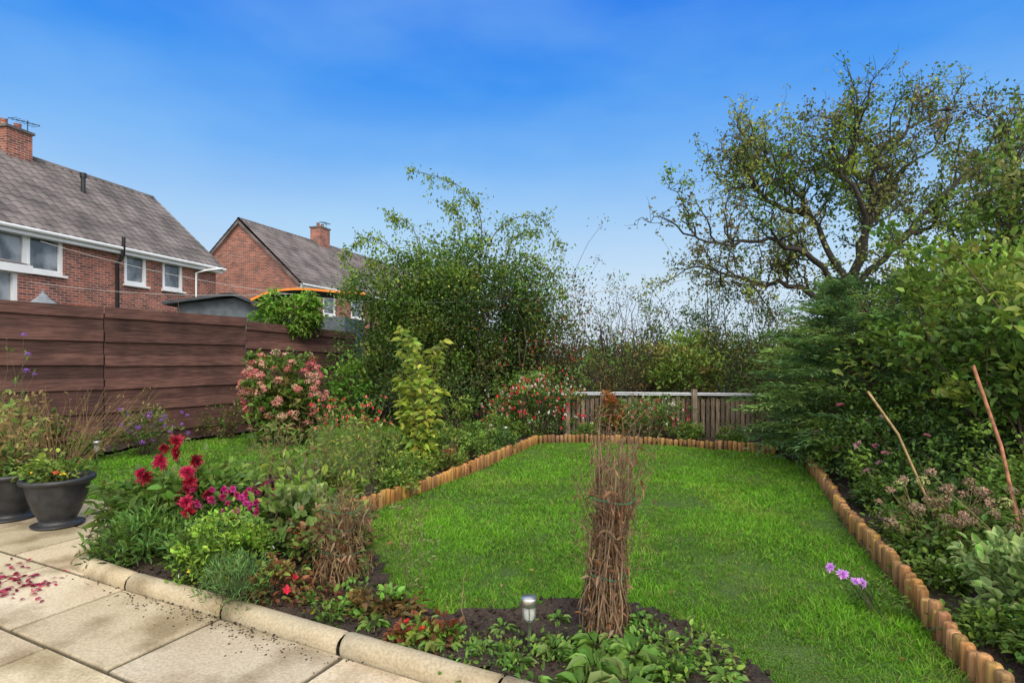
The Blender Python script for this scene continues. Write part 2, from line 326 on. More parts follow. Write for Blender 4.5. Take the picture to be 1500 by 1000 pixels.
for s in range(3):
    x0,y0,t0=fpts[s];x1,y1,t1=fpts[s+1]; d=unit(A([x1-x0,y1-y0,0])); n=A([d[1],-d[0],0])
    for z in(.4,1.1,1.8): boxes(b,A([(x0+x1)/2,(y0+y1)/2,z])-n*.045,d,n,(0,0,1),math.hypot(x1-x0,y1-y0)/2,.02,.04,(.03,.018,.015))
b.make('fence_posts',[M_FB],smooth=False,parent=e)
m_gal=plain('galvanised_rail',(.45,.47,.5),.45,.5,.1)
e=bpy.data.objects.new('picket_fence',None); sc.collection.objects.link(e)
b=B()
for i in range(52):
    x=.95+i*.085; y=10.35-(.0 if x<2 else (x-2)*.12); hh=.72+R.normal(0,.012)
    boxes(b,(x,y,hh/2),(1,0,R.normal(0,.01)),(0,1,0),(0,0,1),.03,.009,hh/2,A([.22,.17,.12])*R.uniform(.5,1.25))
for z in(.2,.62):
    boxes(b,(3.1,10.28,z),unit(A([4.4,-.45,0])),(0,1,0),(0,0,1),2.2,.015,.03,(.2,.15,.11))
for x in(1.0,3.22,5.0): boxes(b,(x,10.2-(x-1)*.07,.45),(1,0,0),(0,1,0),(0,0,1),.04,.04,.45,(.24,.19,.14))
b.make('pickets',[M_LOG],smooth=False,parent=e)
b=B(); tube(b,[(.9,10.26,.82),(2,10.22,.825),(3.5,10.08,.82),(5.2,9.9,.81)],.016,(1,1,1),8,0); tube(b,[(.9,10.40,.78),(3.5,10.27,.78),(5.2,10.1,.77)],.015,(1,1,1),8,0); b.make('top_rail',[m_gal],parent=e)
# ---------------------------------------------------------------- houses
m,nt,p=newmat('brick'); tc=nd(nt,'ShaderNodeTexCoord'); sx=nd(nt,'ShaderNodeSeparateXYZ'); nt.links.new(tc.outputs['Object'],sx.inputs[0])
ad=nd(nt,'ShaderNodeMath'); nt.links.new(sx.outputs[0],ad.inputs[0]); nt.links.new(sx.outputs[1],ad.inputs[1]); cb=nd(nt,'ShaderNodeCombineXYZ'); nt.links.new(ad.outputs[0],cb.inputs[0]); nt.links.new(sx.outputs[2],cb.inputs[1])
br=nd(nt,'ShaderNodeTexBrick'); br.inputs['Scale'].default_value=1; br.inputs['Brick Width'].default_value=.225; br.inputs['Row Height'].default_value=.075; br.inputs['Mortar Size'].default_value=.009
br.inputs['Color1'].default_value=(.36,.10,.06,1); br.inputs['Color2'].default_value=(.11,.035,.03,1); br.inputs['Mortar'].default_value=(.36,.29,.24,1); br.inputs['Bias'].default_value=-.08
nt.links.new(cb.outputs[0],br.inputs[0]); a,f=noisecol(nt,cb.outputs[0],2,(.75,.75,.75),(1.15,1.15,1.15)); nt.links.new(mul(nt,br.outputs[0],a),p.inputs['Base Color']); p.inputs['Roughness'].default_value=.9; M_BR=m
M_TILE=plain('roof_tile',(.135,.115,.11),.85,0,.4,1.5,.3)
M_WH=plain('white_upvc',(.78,.78,.77),.35,0,.05,2,0); M_BLK=plain('black_plastic',(.015,.015,.017),.4,0,.2,5,0)
m,nt,p=newmat('window_glass'); tc=nd(nt,'ShaderNodeTexCoord'); a,f=noisecol(nt,tc.outputs['Object'],1.3,(.05,.06,.07),(.30,.32,.34),3,.4,.6); nt.links.new(a,p.inputs['Base Color']); p.inputs['Roughness'].default_value=.08; p.inputs['Specular IOR Level'].default_value=.9; M_GL=m
def poly_obj(name,V,F,mat,parent,smooth=False):
    me=bpy.data.meshes.new(name); me.from_pydata([tuple(x) for x in V],[],F); me.materials.append(mat); me.update()
    o=bpy.data.objects.new(name,me); sc.collection.objects.link(o); o.parent=parent; return o
def lbox(name,mn,mx,mat,parent):
    b=B(); c=(A(mn)+A(mx))/2; h=(A(mx)-A(mn))/2; boxes(b,c,(1,0,0),(0,1,0),(0,0,1),*h); return b.make(name,[mat],smooth=False,parent=parent)
def house(org,ud,x0,x1,hd,ez,rz,wins,chims,name='brick_house'):
    e=bpy.data.objects.new(name,None); sc.collection.objects.link(e); e.location=(org[0],org[1],0); e.rotation_euler=(0,0,math.atan2(ud[1],ud[0]))
    xs=sorted({x0,x1,*[w[0] for w in wins],*[w[1] for w in wins]}); zs=sorted({-.3,ez,*[w[2] for w in wins],*[w[3] for w in wins]}); b=B()
    for i in range(len(xs)-1):
        for j in range(len(zs)-1):
            cx=(xs[i]+xs[i+1])/2; cz=(zs[j]+zs[j+1])/2
            if any(w[0]<cx<w[1] and w[2]<cz<w[3] for w in wins): continue
            b.add([(xs[i],0,zs[j]),(xs[i+1],0,zs[j]),(xs[i+1],0,zs[j+1]),(xs[i],0,zs[j+1])],[[0,1,2,3]],(1,1,1))
    for w in wins:
        a0,a1,z0,z1=w[:4]; d=.1
        b.add([(a0,0,z0),(a1,0,z0),(a1,d,z0),(a0,d,z0),(a0,0,z1),(a1,0,z1),(a1,d,z1),(a0,d,z1)],[[0,1,2,3],[4,7,6,5],[0,3,7,4],[1,5,6,2]],(1,1,1))
    b.add([(x0,2*hd,-.3),(x1,2*hd,-.3),(x1,2*hd,ez),(x0,2*hd,ez)],[[3,2,1,0]],(1,1,1)); b.make('walls',[M_BR],smooth=False,parent=e)
    for k,x in enumerate((x0,x1)): poly_obj('gable_%d'%k,[(x,0,-.3),(x,2*hd,-.3),(x,2*hd,ez),(x,hd,rz-.08),(x,0,ez)],[(0,1,2,3,4)],M_BR,e)
    for w in wins:
        a0,a1,z0,z1,np_=w; b=B(); t=.055
        boxes(b,((a0+a1)/2,.06,z0+t/2),(1,0,0),(0,1,0),(0,0,1),(a1-a0)/2,.035,t/2); boxes(b,((a0+a1)/2,.06,z1-t/2),(1,0,0),(0,1,0),(0,0,1),(a1-a0)/2,.035,t/2)
        for q in range(np_+1):
            x=a0+t/2+(a1-a0-t)*q/np_; boxes(b,(x,.06,(z0+z1)/2),(1,0,0),(0,1,0),(0,0,1),t/2,.033,(z1-z0)/2-t)
            if q<np_:
                xa=x+t/2+.03; xb=a0+t/2+(a1-a0-t)*(q+1)/np_-t/2-.03
                for xx in(xa,xb): boxes(b,(xx,.045,(z0+z1)/2),(1,0,0),(0,1,0),(0,0,1),.03,.03,(z1-z0)/2-t-.002)
                for zz in(z0+t+.03,z1-t-.03): boxes(b,((xa+xb)/2,.045,zz),(1,0,0),(0,1,0),(0,0,1),(xb-xa)/2-.03,.029,.03)
        boxes(b,((a0+a1)/2,-.03,z0-.03),(1,0,0),(0,1,0),(0,0,1),(a1-a0)/2+.05,.07,.028)
        b.make('window_frame',[M_WH],smooth=False,parent=e)
        lbox('window_glass',(a0+.02,.07,z0+.02),(a1-.02,.08,z1-.02),M_GL,e)
    oh=.32; b=B(); sl=math.hypot(hd,rz-ez); sn=(rz-ez)/sl; cs=hd/sl; nc=int((sl+oh)/.3); tw=.3
    for side in(0,1):
        xa=x0-.12; xb=x1+.12; nx=int((xb-xa)/tw*6)+1; X=np.linspace(xa,xb,nx); wv=.06*np.abs(np.sin(math.pi*X/tw))**.5
        for k in range(nc+1):
            s0=-oh+k*.3; s1=min(s0+.34,sl); V=[]
            if s0>=sl: continue
            for s,li in((s0,.0),(s0,.03),(s1,.015)):
                y=s*cs; z=ez+.02+s*sn
                for x,wz in zip(X,wv):
                    q=li+(wz if li>0 else 0); yy=y-q*sn; V.append((x,yy if side==0 else 2*hd-yy,z+q*cs))
            F=[[r*nx+i,r*nx+i+1,(r+1)*nx+i+1,(r+1)*nx+i] for r in(0,1) for i in range(nx-1)]
            b.add(V,F,(1,1,1))
    tube(b,[(x0-.12,hd,rz+.03),(x1+.12,hd,rz+.03)],.1,(1,1,1),10,0)
    b.make('tiled_roof',[M_TILE],smooth=False,parent=e)
    b=B(); yy=-oh*cs; zz=ez-oh*sn
    boxes(b,((x0+x1)/2,yy+.02,zz-.05),(1,0,0),(0,1,0),(0,0,1),(x1-x0)/2+.1,.012,.1); boxes(b,((x0+x1)/2,yy/2+.02,zz-.14),(1,0,0),(0,1,0),(0,0,1),(x1-x0)/2+.1,abs(yy)/2,.01)
    tube(b,[(x0-.1,yy-.06,zz-.0),(x1+.15,yy-.06,zz-.0)],.055,(1,1,1),8,0)
    b.make('fascia_and_gutter',[M_WH],smooth=False,parent=e)
    for k,x in enumerate((x0-.13,x1+.13)):
        b=B()
        for sg in(0,1):
            P0=A([x,-oh*cs,ez-oh*sn]);P1=A([x,hd,rz]); 
            if sg: P0[1]=2*hd-P0[1]
            d=unit(P1-P0); n=unit(np.cross(d,A([1,0,0]))); n*=np.sign(n[2]); boxes(b,(P0+P1)/2-n*.06,d,(1,0,0),n,np.linalg.norm(P1-P0)/2,.014,.055)
        b.make('barge_board',[M_TILE],smooth=False,parent=e)
    for (cx,w,zt) in chims:
        lbox('chimney_stack',(cx-w/2,hd-.35,rz-.6),(cx+w/2,hd+.35,zt),M_BR,e); lbox('chimney_cap',(cx-w/2-.05,hd-.4,zt),(cx+w/2+.05,hd+.4,zt+.08),M_TILE,e)
        b=B(); 
        for q in(-.2,.2): lathe(b,(cx+q,hd,zt+.08),[(.1,0),(.09,.22),(.11,.24),(.08,.24)],n=12)
        b.make('chimney_pots',[M_BR],parent=e)
        b=B(); ax=cx+w/2+.12; tube(b,[(ax,hd,zt-.6),(ax,hd,zt+.55)],.014,(1,1,1),5,0); tube(b,[(ax-.5,hd+.1,zt+.45),(ax+.3,hd-.1,zt+.5)],.012,(1,1,1),5,0)
        for q in np.linspace(-.45,.25,7): tube(b,[(ax+q,hd-.18,zt+.46),(ax+q,hd+.18,zt+.46)],.008,(1,1,1),4,0)
        b.make('tv_aerial',[M_BLK],parent=e)
    return e
h1=house((-11.4,21.9),(.209,.978),-11,0,3.0,5.0,7.7,[(-2.54,-1.64,3.75,4.75,1),(-4.03,-3.18,3.75,4.75,1),(-7.95,-5.99,3.72,4.78,2),(-9.9,-8.7,3.72,4.78,2),(-3.6,-2.2,1.0,2.2,2)],[(-5.15,.75,8.35)])
b=B(); tube(b,[(-4.35,-.32,5.15),(-4.35,-.3,4.6),(-4.35,-.08,4.3),(-4.35,-.08,0)],.055,(1,1,1),8,0); tube(b,[(-3.75,1.9,6.6),(-3.75,1.9,7.3)],.07,(1,1,1),8,0);tube(b,[(-3.75,1.9,7.3),(-3.75,1.9,7.45)],.1,(1,1,1),8,0); b.make('soil_pipe',[M_BLK],parent=h1)
b=B(); tube(b,[(-.1,-.36,4.8),(-.9,-.3,4.62),(-1.1,-.08,4.5),(-1.1,-.08,0)],.04,(1,1,1),8,0); b.make('downpipe',[M_WH],parent=h1)
house((-9.96,26.5),(.29,.957),0,16,3.3,5.0,8.0,[(1.9,3.0,3.5,4.65,1),(4.4,5.6,3.5,4.65,1),(8,9.5,3.5,4.65,2)],[(6.3,.9,8.9)])
e=bpy.data.objects.new('conservatory',None); sc.collection.objects.link(e); e.location=(-9.75,11.2,0); e.rotation_euler=(0,0,math.radians(78))
lbox('dwarf_wall',(-2,0,0),(0,2.4,.6),M_BR,e); b=B()
for x in(-2,-1.35,-.7,-.04): boxes(b,(x,.03,1.85),(1,0,0),(0,1,0),(0,0,1),.04,.04,1.25)
for y in(.8,1.6,2.36): boxes(b,(-.04,y,1.85),(1,0,0),(0,1,0),(0,0,1),.04,.04,1.25)
boxes(b,(-1,-.06,3.2),(1,0,0),(0,1,0),(0,0,1),1.2,.08,.08); boxes(b,(.1,1.2,3.2),(1,0,0),(0,1,0),(0,0,1),.08,1.3,.078)
b.make('frames',[M_WH],smooth=False,parent=e); lbox('glazing',(-1.98,.05,.6),(-.06,2.3,3.1),M_GL,e)
poly_obj('glazed_roof',[(-2.2,-.12,3.3),(.18,-.12,3.3),(.18,2.5,3.3),(-2.2,2.5,3.3),(-1.2,1.2,3.7),(-2.2,1.2,3.7)],[(0,1,4,5),(1,2,4),(2,3,5,4)],M_TILE,e)
M_FELT=plain('roof_felt',(.05,.055,.065),.8,0,.3,6,.3); M_SHED=plain('painted_shed_boards',(.10,.12,.14),.7,0,.3,4)
e=bpy.data.objects.new('garden_shed',None); sc.collection.objects.link(e); e.location=(-7.6,14.6,0); e.rotation_euler=(0,0,math.radians(12))
poly_obj('walls',[(-.9,0,0),(1.0,0,0),(1.0,0,2.75),(.45,0,2.98),(-.9,0,2.8),(-.9,2,0),(1,2,0),(1,2,2.75),(.45,2,2.98),(-.9,2,2.8)],[(0,1,2,3,4),(1,6,7,2),(9,8,7,6,5),(0,4,9,5)],M_SHED,e)
b=B(); 
for p0,p1 in(((-1.15,2.79),(.45,3.06)),((.45,3.06),(1.2,2.74))):
    a0=A([p0[0],0,p0[1]]);a1=A([p1[0],0,p1[1]]); d=unit(a1-a0); boxes(b,(a0+a1)/2+A([0,.95,0]),d,(0,1,0),np.cross(d,A([0,1,0])),np.linalg.norm(a1-a0)/2,1.25,.035)
b.make('felt_roof',[M_FELT],smooth=False,parent=e)
b=B(); lathe(b,(-7.75,9.4,2.25),[(.33,0),(.22,.08),(.1,.18),(.02,.28),(.018,.32),(.001,.33)],(1,1,1),12); tube(b,[(-7.75,9.4,0),(-7.75,9.4,2.4)],.02,(1,1,1),6,0); b.make('garden_parasol',[plain('grey_canvas',(.18,.2,.22),.8)],smooth=False)
M_OR=plain('orange_trim',(.85,.25,.02),.5,0,.1)
e=bpy.data.objects.new('outbuilding',None); sc.collection.objects.link(e)
b=B(); boxes(b,(-5.15,15.0,1.25),(1,0,0),(0,1,0),(0,0,1),1.0,.9,1.2); b.make('walls',[M_SHED],smooth=False,parent=e)
b=B(); P=smoothpts([(-6.4,13.95,2.85),(-5.9,13.95,3.05),(-5.2,13.95,3.12),(-4.4,13.95,3.06),(-3.6,13.95,3.0)])
for i in range(len(P)-1):
    d=unit(P[i+1]-P[i]); boxes(b,(P[i]+P[i+1])/2,d,(0,1,0),np.cross(d,A([0,1,0])),np.linalg.norm(P[i+1]-P[i])/2,.02,.026)
b.make('orange_roof_edge',[M_OR],smooth=False,parent=e)
b=B(); n=len(P); Q=P+A([0,2.0,-.03]); V=np.concatenate([P+A([0,.02,0]),Q]); b.add(V,[[i,i+1,n+i+1,n+i] for i in range(n-1)],(1,1,1)); b.make('felt_roof',[M_FELT],parent=e)
M_WIRE=plain('line_wire',(.45,.45,.42),.6,0,.1)
b=B(); t=np.linspace(0,1,24)[:,None]
for p0,p1,sg in[((-11.6,14,4.3),(-3.2,12.9,2.7),.45),((-3.2,11.6,2.6),(3.5,11.2,3.0),.35),((-11.9,14,3.3),(-5,13,2.9),.3)]:
    P=A(p0)*(1-t)+A(p1)*t; P[:,2]-=sg*4*(t*(1-t))[:,0]*.5; tube(b,P,.005,(1,1,1),4,0)
b.make('washing_line',[M_WIRE])
b=B(); tube(b,[(-3.2,12.9,0),(-3.2,12.9,2.75)],.025,(1,1,1),8,0); b.make('line_post',[M_BLK])
# ---------------------------------------------------------------- big vegetation
G1=(.070,.132,.020);G2=(.105,.17,.025);G3=(.045,.088,.022);YG=(.17,.22,.035);OL=(.115,.12,.035);BR_=(.15,.085,.035)
def limb_tree(trunk,limbs,nsub,ntw,nleaf,ls,cols,tr=.16,lr=.09,sublen=1.2,wood=(.06,.05,.04),twlen=.45):
    b=B(); T=smoothpts(trunk); tube(b,T,np.linspace(tr*1.15,tr*.75,len(T)),wood,9)
    for L in limbs:
        P=smoothpts(L); w=R.normal(0,.04,P.shape); w[0]=0; P=P+w; tube(b,P,np.linspace(lr,lr*.15,len(P)),wood,7)
        n=len(P)
        for k in range(nsub):
            i=R.randint(int(n*.2),n); d=unit(unit(P[min(i,n-1)]-P[max(i-2,0)])*.5+R.normal(0,.6,3)+A([0,0,.35])); ln=sublen*R.uniform(.5,1.15)
            Q=curve(P[i],P[i]+d*ln,9,.35,.05); tube(b,Q,np.linspace(lr*.28,lr*.07,9),wood,5)
            cc=A(cols)[R.randint(len(cols))]*R.uniform(.75,1.25); lf=nleaf*R.uniform(.25,1.5)
            for j in range(ntw):
                q=R.randint(2,9); d2=unit(d*.5+R.normal(0,.7,3)+A([0,0,.2])); l2=twlen*R.uniform(.5,1.3); Tw=curve(Q[q],Q[q]+d2*l2,6,.35); tube(b,Tw,np.linspace(lr*.09,lr*.03,6),wood,3)
                m_=R.poisson(lf); 
                if m_: 
                    ii=R.randint(1,6,m_); leaves(b,Tw[ii]+R.normal(0,.05,(m_,3)),R.normal(0,1,(m_,3)),ls,.58,jit([cc],m_,.25))
    return b
b=limb_tree([(6.1,11.2,0),(6.35,11.1,1.4),(6.55,11,2.8)],[
 [(6.5,11,2.6),(5.8,10.9,3.3),(4.9,10.8,3.7),(4.0,10.7,3.6),(3.3,10.6,3.75)],
 [(6.4,11,2.4),(5.5,11.3,2.9),(4.6,11.4,3.0),(3.9,11.3,3.2)],
 [(6.55,11,2.8),(6.0,11.2,4.0),(5.4,11.2,4.9),(4.9,11.2,5.5)],
 [(5.8,11.3,4.3),(5.0,11,4.5),(4.5,10.8,4.7)],
 [(6.55,11,2.8),(6.9,11,4.3),(7.1,11,5.3),(7.9,11,6.0),(8.6,11,6.3)],
 [(6.6,11,2.8),(7.5,10.8,3.8),(8.4,10.6,4.8),(9.2,10.5,5.5)],
 [(6.6,11,2.7),(6.5,10.5,4),(6.0,10.3,4.9),(6.2,10.2,5.5)],
 [(7.0,11,4.6),(6.7,11.3,5.3),(6.3,11.4,5.6)],
 [(6.6,11,2.9),(7.4,11.6,4.4),(8.0,11.7,5.2),(8.9,11.7,5.9)],
 [(7.5,10.8,3.8),(8.2,11.2,4.0),(9.3,11.3,4.4)]],21,11,11,.070,[OL,G2,YG,(.15,.17,.04),G1,(.16,.13,.04)],sublen=1.1,lr=.07,wood=(.05,.042,.034))
b.make('hawthorn_tree',[M_LEAF,M_WOOD])
b=limb_tree([(8.2,8.6,0),(8.1,8.5,1.6),(8.0,8.4,2.8)],[
 [(8.0,8.4,2.8),(7.6,8.3,3.6),(7.2,8.2,4.3)],[(8.0,8.4,2.8),(8.3,8.5,4.2),(8.2,8.5,5.0),(8.3,8.4,5.2)],[(8,8.4,2.4),(7.3,8.0,2.9),(6.7,7.8,3.3)],[(8,8.4,2.8),(8.8,8.6,3.8),(9.4,8.6,4.7)],[(8,8.4,2.5),(7.6,8.0,3.3),(7.0,7.8,3.8)]],14,9,12,.078,[G1,G2,OL,YG],lr=.05,tr=.12,sublen=.8)
b.make('garden_tree',[M_LEAF,M_WOOD])
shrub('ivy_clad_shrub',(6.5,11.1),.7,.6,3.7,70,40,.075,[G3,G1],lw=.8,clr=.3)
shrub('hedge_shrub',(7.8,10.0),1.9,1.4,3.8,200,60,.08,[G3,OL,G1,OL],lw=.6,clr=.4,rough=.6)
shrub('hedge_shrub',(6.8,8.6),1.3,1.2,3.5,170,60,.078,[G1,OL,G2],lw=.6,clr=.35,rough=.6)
# central big shrub
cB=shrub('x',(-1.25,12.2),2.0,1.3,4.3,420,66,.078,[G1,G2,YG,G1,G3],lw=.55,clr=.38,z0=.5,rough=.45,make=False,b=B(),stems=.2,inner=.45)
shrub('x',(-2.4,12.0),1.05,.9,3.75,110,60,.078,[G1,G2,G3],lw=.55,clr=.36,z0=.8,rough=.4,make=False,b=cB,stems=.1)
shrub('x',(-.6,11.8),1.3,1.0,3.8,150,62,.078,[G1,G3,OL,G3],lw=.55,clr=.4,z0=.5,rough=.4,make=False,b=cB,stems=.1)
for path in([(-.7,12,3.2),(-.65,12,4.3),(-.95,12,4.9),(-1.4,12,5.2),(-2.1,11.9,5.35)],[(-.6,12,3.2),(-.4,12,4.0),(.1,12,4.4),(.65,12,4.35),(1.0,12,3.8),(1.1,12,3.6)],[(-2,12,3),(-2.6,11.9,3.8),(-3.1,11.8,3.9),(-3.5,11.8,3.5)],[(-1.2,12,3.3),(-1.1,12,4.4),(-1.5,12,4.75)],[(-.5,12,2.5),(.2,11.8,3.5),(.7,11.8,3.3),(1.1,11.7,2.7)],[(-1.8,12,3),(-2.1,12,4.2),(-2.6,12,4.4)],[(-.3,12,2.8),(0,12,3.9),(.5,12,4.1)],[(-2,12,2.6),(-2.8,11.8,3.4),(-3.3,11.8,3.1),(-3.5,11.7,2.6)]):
    P=smoothpts(path); tube(cB,P,np.linspace(.014,.004,len(P)),WOOD,4); n=len(P)
    for rep in range(36):
        i=R.randint(n//4,n); e_=P[i]+R.normal(0,.14,3)+A([0,0,-.08]); Tw=curve(P[i],e_,4,.2); tube(cB,Tw,.0025,WOOD,3); ii=R.randint(0,4,12); leaves(cB,Tw[ii]+R.normal(0,.05,(12,3)),R.normal(0,.7,(12,3))+A([0,0,-.5]),.07,.5,jit([G2,YG,G1],12))
cB.make('arching_shrub_tree',[M_LEAF,M_WOOD])
shrub('berry_shrub',(.35,12.2),1.05,1.1,3.2,190,52,.065,[G3,BR_,OL,G1],clr=.34,z0=.3,rough=.6,flowers=(140,.035,[(.4,.05,.03)],'drop'),stems=.4)
shrub('evergreen_shrub',(-2.9,12.2),1.0,.8,2.15,110,55,.07,[G3,G1,G2],clr=.25,rough=.5)
shrub('evergreen_shrub',(-1.2,11.3),1.3,.7,1.9,110,50,.07,[G3,G1,OL],clr=.28,rough=.5)
shrub('climbing_plant',(-3.25,11.5),.42,.4,1.45,50,38,.085,[G2,(.10,.22,.03)],clr=.16,lw=.6)
shrub('laurel_bush',(-4.75,12.3,1.95),.75,.45,.82,85,48,.11,[(.10,.22,.02),(.14,.28,.03),G2],clr=.16,lw=.38,z0=0,curl=.3)
shrub('dead_twiggy_shrub',(-7.4,12.0),.7,.5,2.9,40,6,.04,[(.2,.1,.05)],clr=.2,stems=1,z0=1.6,wood=(.2,.1,.06))
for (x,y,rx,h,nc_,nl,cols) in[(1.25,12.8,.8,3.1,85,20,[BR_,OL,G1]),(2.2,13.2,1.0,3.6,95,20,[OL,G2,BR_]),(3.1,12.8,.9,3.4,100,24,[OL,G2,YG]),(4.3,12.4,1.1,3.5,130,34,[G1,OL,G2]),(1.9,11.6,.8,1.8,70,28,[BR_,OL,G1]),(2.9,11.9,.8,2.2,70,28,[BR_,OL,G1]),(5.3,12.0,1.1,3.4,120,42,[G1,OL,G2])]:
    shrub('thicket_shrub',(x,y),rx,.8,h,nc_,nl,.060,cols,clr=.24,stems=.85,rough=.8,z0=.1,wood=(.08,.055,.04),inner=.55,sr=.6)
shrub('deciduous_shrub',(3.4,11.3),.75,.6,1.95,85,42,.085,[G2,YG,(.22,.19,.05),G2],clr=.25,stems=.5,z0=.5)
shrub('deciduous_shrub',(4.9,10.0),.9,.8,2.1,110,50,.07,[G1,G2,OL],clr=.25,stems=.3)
b=B()
for i in range(46):
    x=-22+i*2.0+R.normal(0,.7); y=34+R.normal(0,3); shrub('d',(x,y),2.0,1.6,R.uniform(1.8,3.6),30,28,.26,[G3,OL,G1,G2],clr=.7,stems=0,b=b,make=False)
b.make('distant_tree_line',[M_LEAF,M_WOOD])
b=B()
for i in range(16):
    x=.4+i*1.0; shrub('d',(x,15.5+R.normal(0,.4)),1.0,.8,R.uniform(1.2,2.0),50,34,.1,[G3,OL,BR_,G2],clr=.35,stems=.4,b=b,make=False)
b.make('background_hedge',[M_LEAF,M_WOOD])
# conifer
b=B(); c=A([4.8,7.6,0])
for k in range(400):
    z=R.uniform(.1,2.4); a=R.uniform(0,6.28); rad=(1.4*(1-(z/2.85)**2.2)+.1)*R.uniform(.55,1.22); 
    s0=c+A([0,0,max(.1,z-.45)]); e_=c+A([math.cos(a)*rad,math.sin(a)*rad,z+.1]); P=curve(s0,e_,9,.1,.12); 
    if k%3==0: tube(b,P,np.linspace(.012,.003,9),(.12,.07,.04),4)
    out=unit(e_-s0); side=unit(np.cross(out,A([0,0,1.])))
    cc=A([(.095,.165,.05),(.14,.22,.05),(.065,.125,.045)][R.randint(3)])*R.uniform(.65,1.35)
    n=95; t=R.uniform(.5,1,n)**.8; idx=np.clip((t*8).astype(int),0,7); Pb=P[idx]+(P[idx+1]-P[idx])*R.rand(n,1)
    sd=R.choice([-1,1],n)[:,None]; q=R.uniform(0,.20,(n,1)); pos=Pb+side*sd*q+out*q*.7+A([0,0,-.5])*q*.5+R.normal(0,.012,(n,3))
    leaves(b,pos,out*.8+side*sd*.8+R.normal(0,.25,(n,3))+A([0,0,-.15]),.08,.24,cc*(1+R.normal(0,.18,(n,1)))*np.ones((n,3)),up=A([0,0,1.]))
b.make('conifer_shrub',[M_LEAF,M_WOOD])
shrub('broadleaf_shrub',(5.3,6.0),1.4,1.1,2.75,250,44,.095,[G2,(.13,.20,.03),YG,G1],clr=.26,lw=.5,rough=.6,stems=.4,z0=.6)
shrub('broadleaf_shrub',(4.7,4.7),1.1,.8,2.3,160,46,.095,[G1,G2,YG],clr=.22,lw=.5,rough=.55,stems=.4,z0=.7)
shrub('dark_evergreen_shrub',(4.4,5.3),.95,.8,1.3,150,55,.055,[G3,G1],clr=.2,rough=.4)
PK=[(.78,.25,.33),(.82,.38,.45)]
shrub('rose_bush',(4.0,6.2),.5,.6,.95,90,40,.055,[G1,G2,G3],clr=.14,flowers=(20,.045,PK,'dahlia'),rough=.5)
shrub('rose_bush',(3.55,4.95),.38,.5,.62,70,40,.05,[G1,G3,G2],clr=.12,flowers=(11,.04,PK,'dahlia'),rough=.5)
shrub('hebe_bush',(4.5,7.0),.7,.6,1.1,90,50,.05,[G1,G2],clr=.18)
shrub('hebe_bush',(3.75,4.1),.6,.6,.85,110,50,.05,[G1,G2],clr=.15)
HC=[(.34,.22,.15),(.42,.26,.19),(.26,.18,.11),(.3,.3,.12)]
b=B(); hd=[(3.0+R.normal(0,.22),3.95+R.normal(0,.3),R.uniform(.3,.62)) for i in range(38)]
shrub('x',(3.1,3.95),.36,.4,.42,70,38,.055,[G1,OL,G2],clr=.1,b=b,make=False); put_on_stems(b,(3.05,3.95,.03),hd,.042,HC,'ball',(.2,.16,.07)); b.make('sedum_plant',[M_LEAF,M_WOOD])
b=B(); shrub('x',(3.35,3.3),.42,.4,.62,60,35,.055,[G1,OL,G2],clr=.12,b=b,make=False); hd=[(3.15+R.normal(0,.22),3.3+R.normal(0,.25),R.uniform(.4,.75)) for i in range(22)]
put_on_stems(b,(3.2,3.3,.03),hd,.038,HC,'ball',(.2,.16,.07)); b.make('sedum_plant',[M_LEAF,M_WOOD])
shrub('variegated_shrub',(2.78,2.95),.36,.34,.5,75,20,.075,[(.10,.22,.04),(.13,.25,.06)],clr=.11,lw=.55,edge=A([.44,.52,.20]),updir=.5)
shrub('ground_cover_plant',(2.55,2.45),.28,.35,.3,70,38,.045,[G1,G2],clr=.09)
shrub('ground_cover_plant',(2.7,1.95),.35,.35,.35,60,35,.05,[G2,G1],clr=.09)
shrub('ground_cover_plant',(3.15,4.5),.2,.3,.28,40,30,.045,[G2,G1],clr=.08)
b=B(); shrub('x',(2.1,3.3),.14,.18,.2,22,14,.04,[G2,G1],clr=.07,b=b,make=False,lw=.35); put_on_stems(b,(2.1,3.3,.03),[(1.86,3.2,.27),(1.9,3.15,.25),(1.82,3.25,.29),(1.97,3.2,.22)],.03,[(.55,.26,.66)],'dahlia'); b.make('mallow_plant',[M_LEAF,M_WOOD])
for i,(x,y,r,h) in enumerate([(3.95,7.0,.28,.4),(4.15,7.8,.32,.5),(4.2,8.6,.3,.35),(3.5,5.5,.22,.32),(3.75,5.9,.25,.4),(2.9,4.1,.16,.25),(2.72,3.55,.16,.22),(2.42,2.9,.12,.2)]):
    shrub('ground_cover_plant',(x,y),r,r,h,34,26,.045,[G1,G2,G2],clr=.09)
M_RUST=plain('rusty_steel',(.36,.15,.08),.8,0,.4,20); M_CANE=plain('bamboo_cane',(.42,.28,.13),.6,0,.3,15)
b=B(); tube(b,[(3.12,3.85,1.43),(3.2,3.72,.9),(3.28,3.6,.1)],.011,(1,1,1),6,0); b.make('rusty_stake',[M_RUST])
b=B(); tube(b,[(2.75,4.4,1.22),(2.95,4.35,.9),(3.3,4.3,.05)],.009,(1,1,1),6,0); b.make('bamboo_cane',[M_CANE])
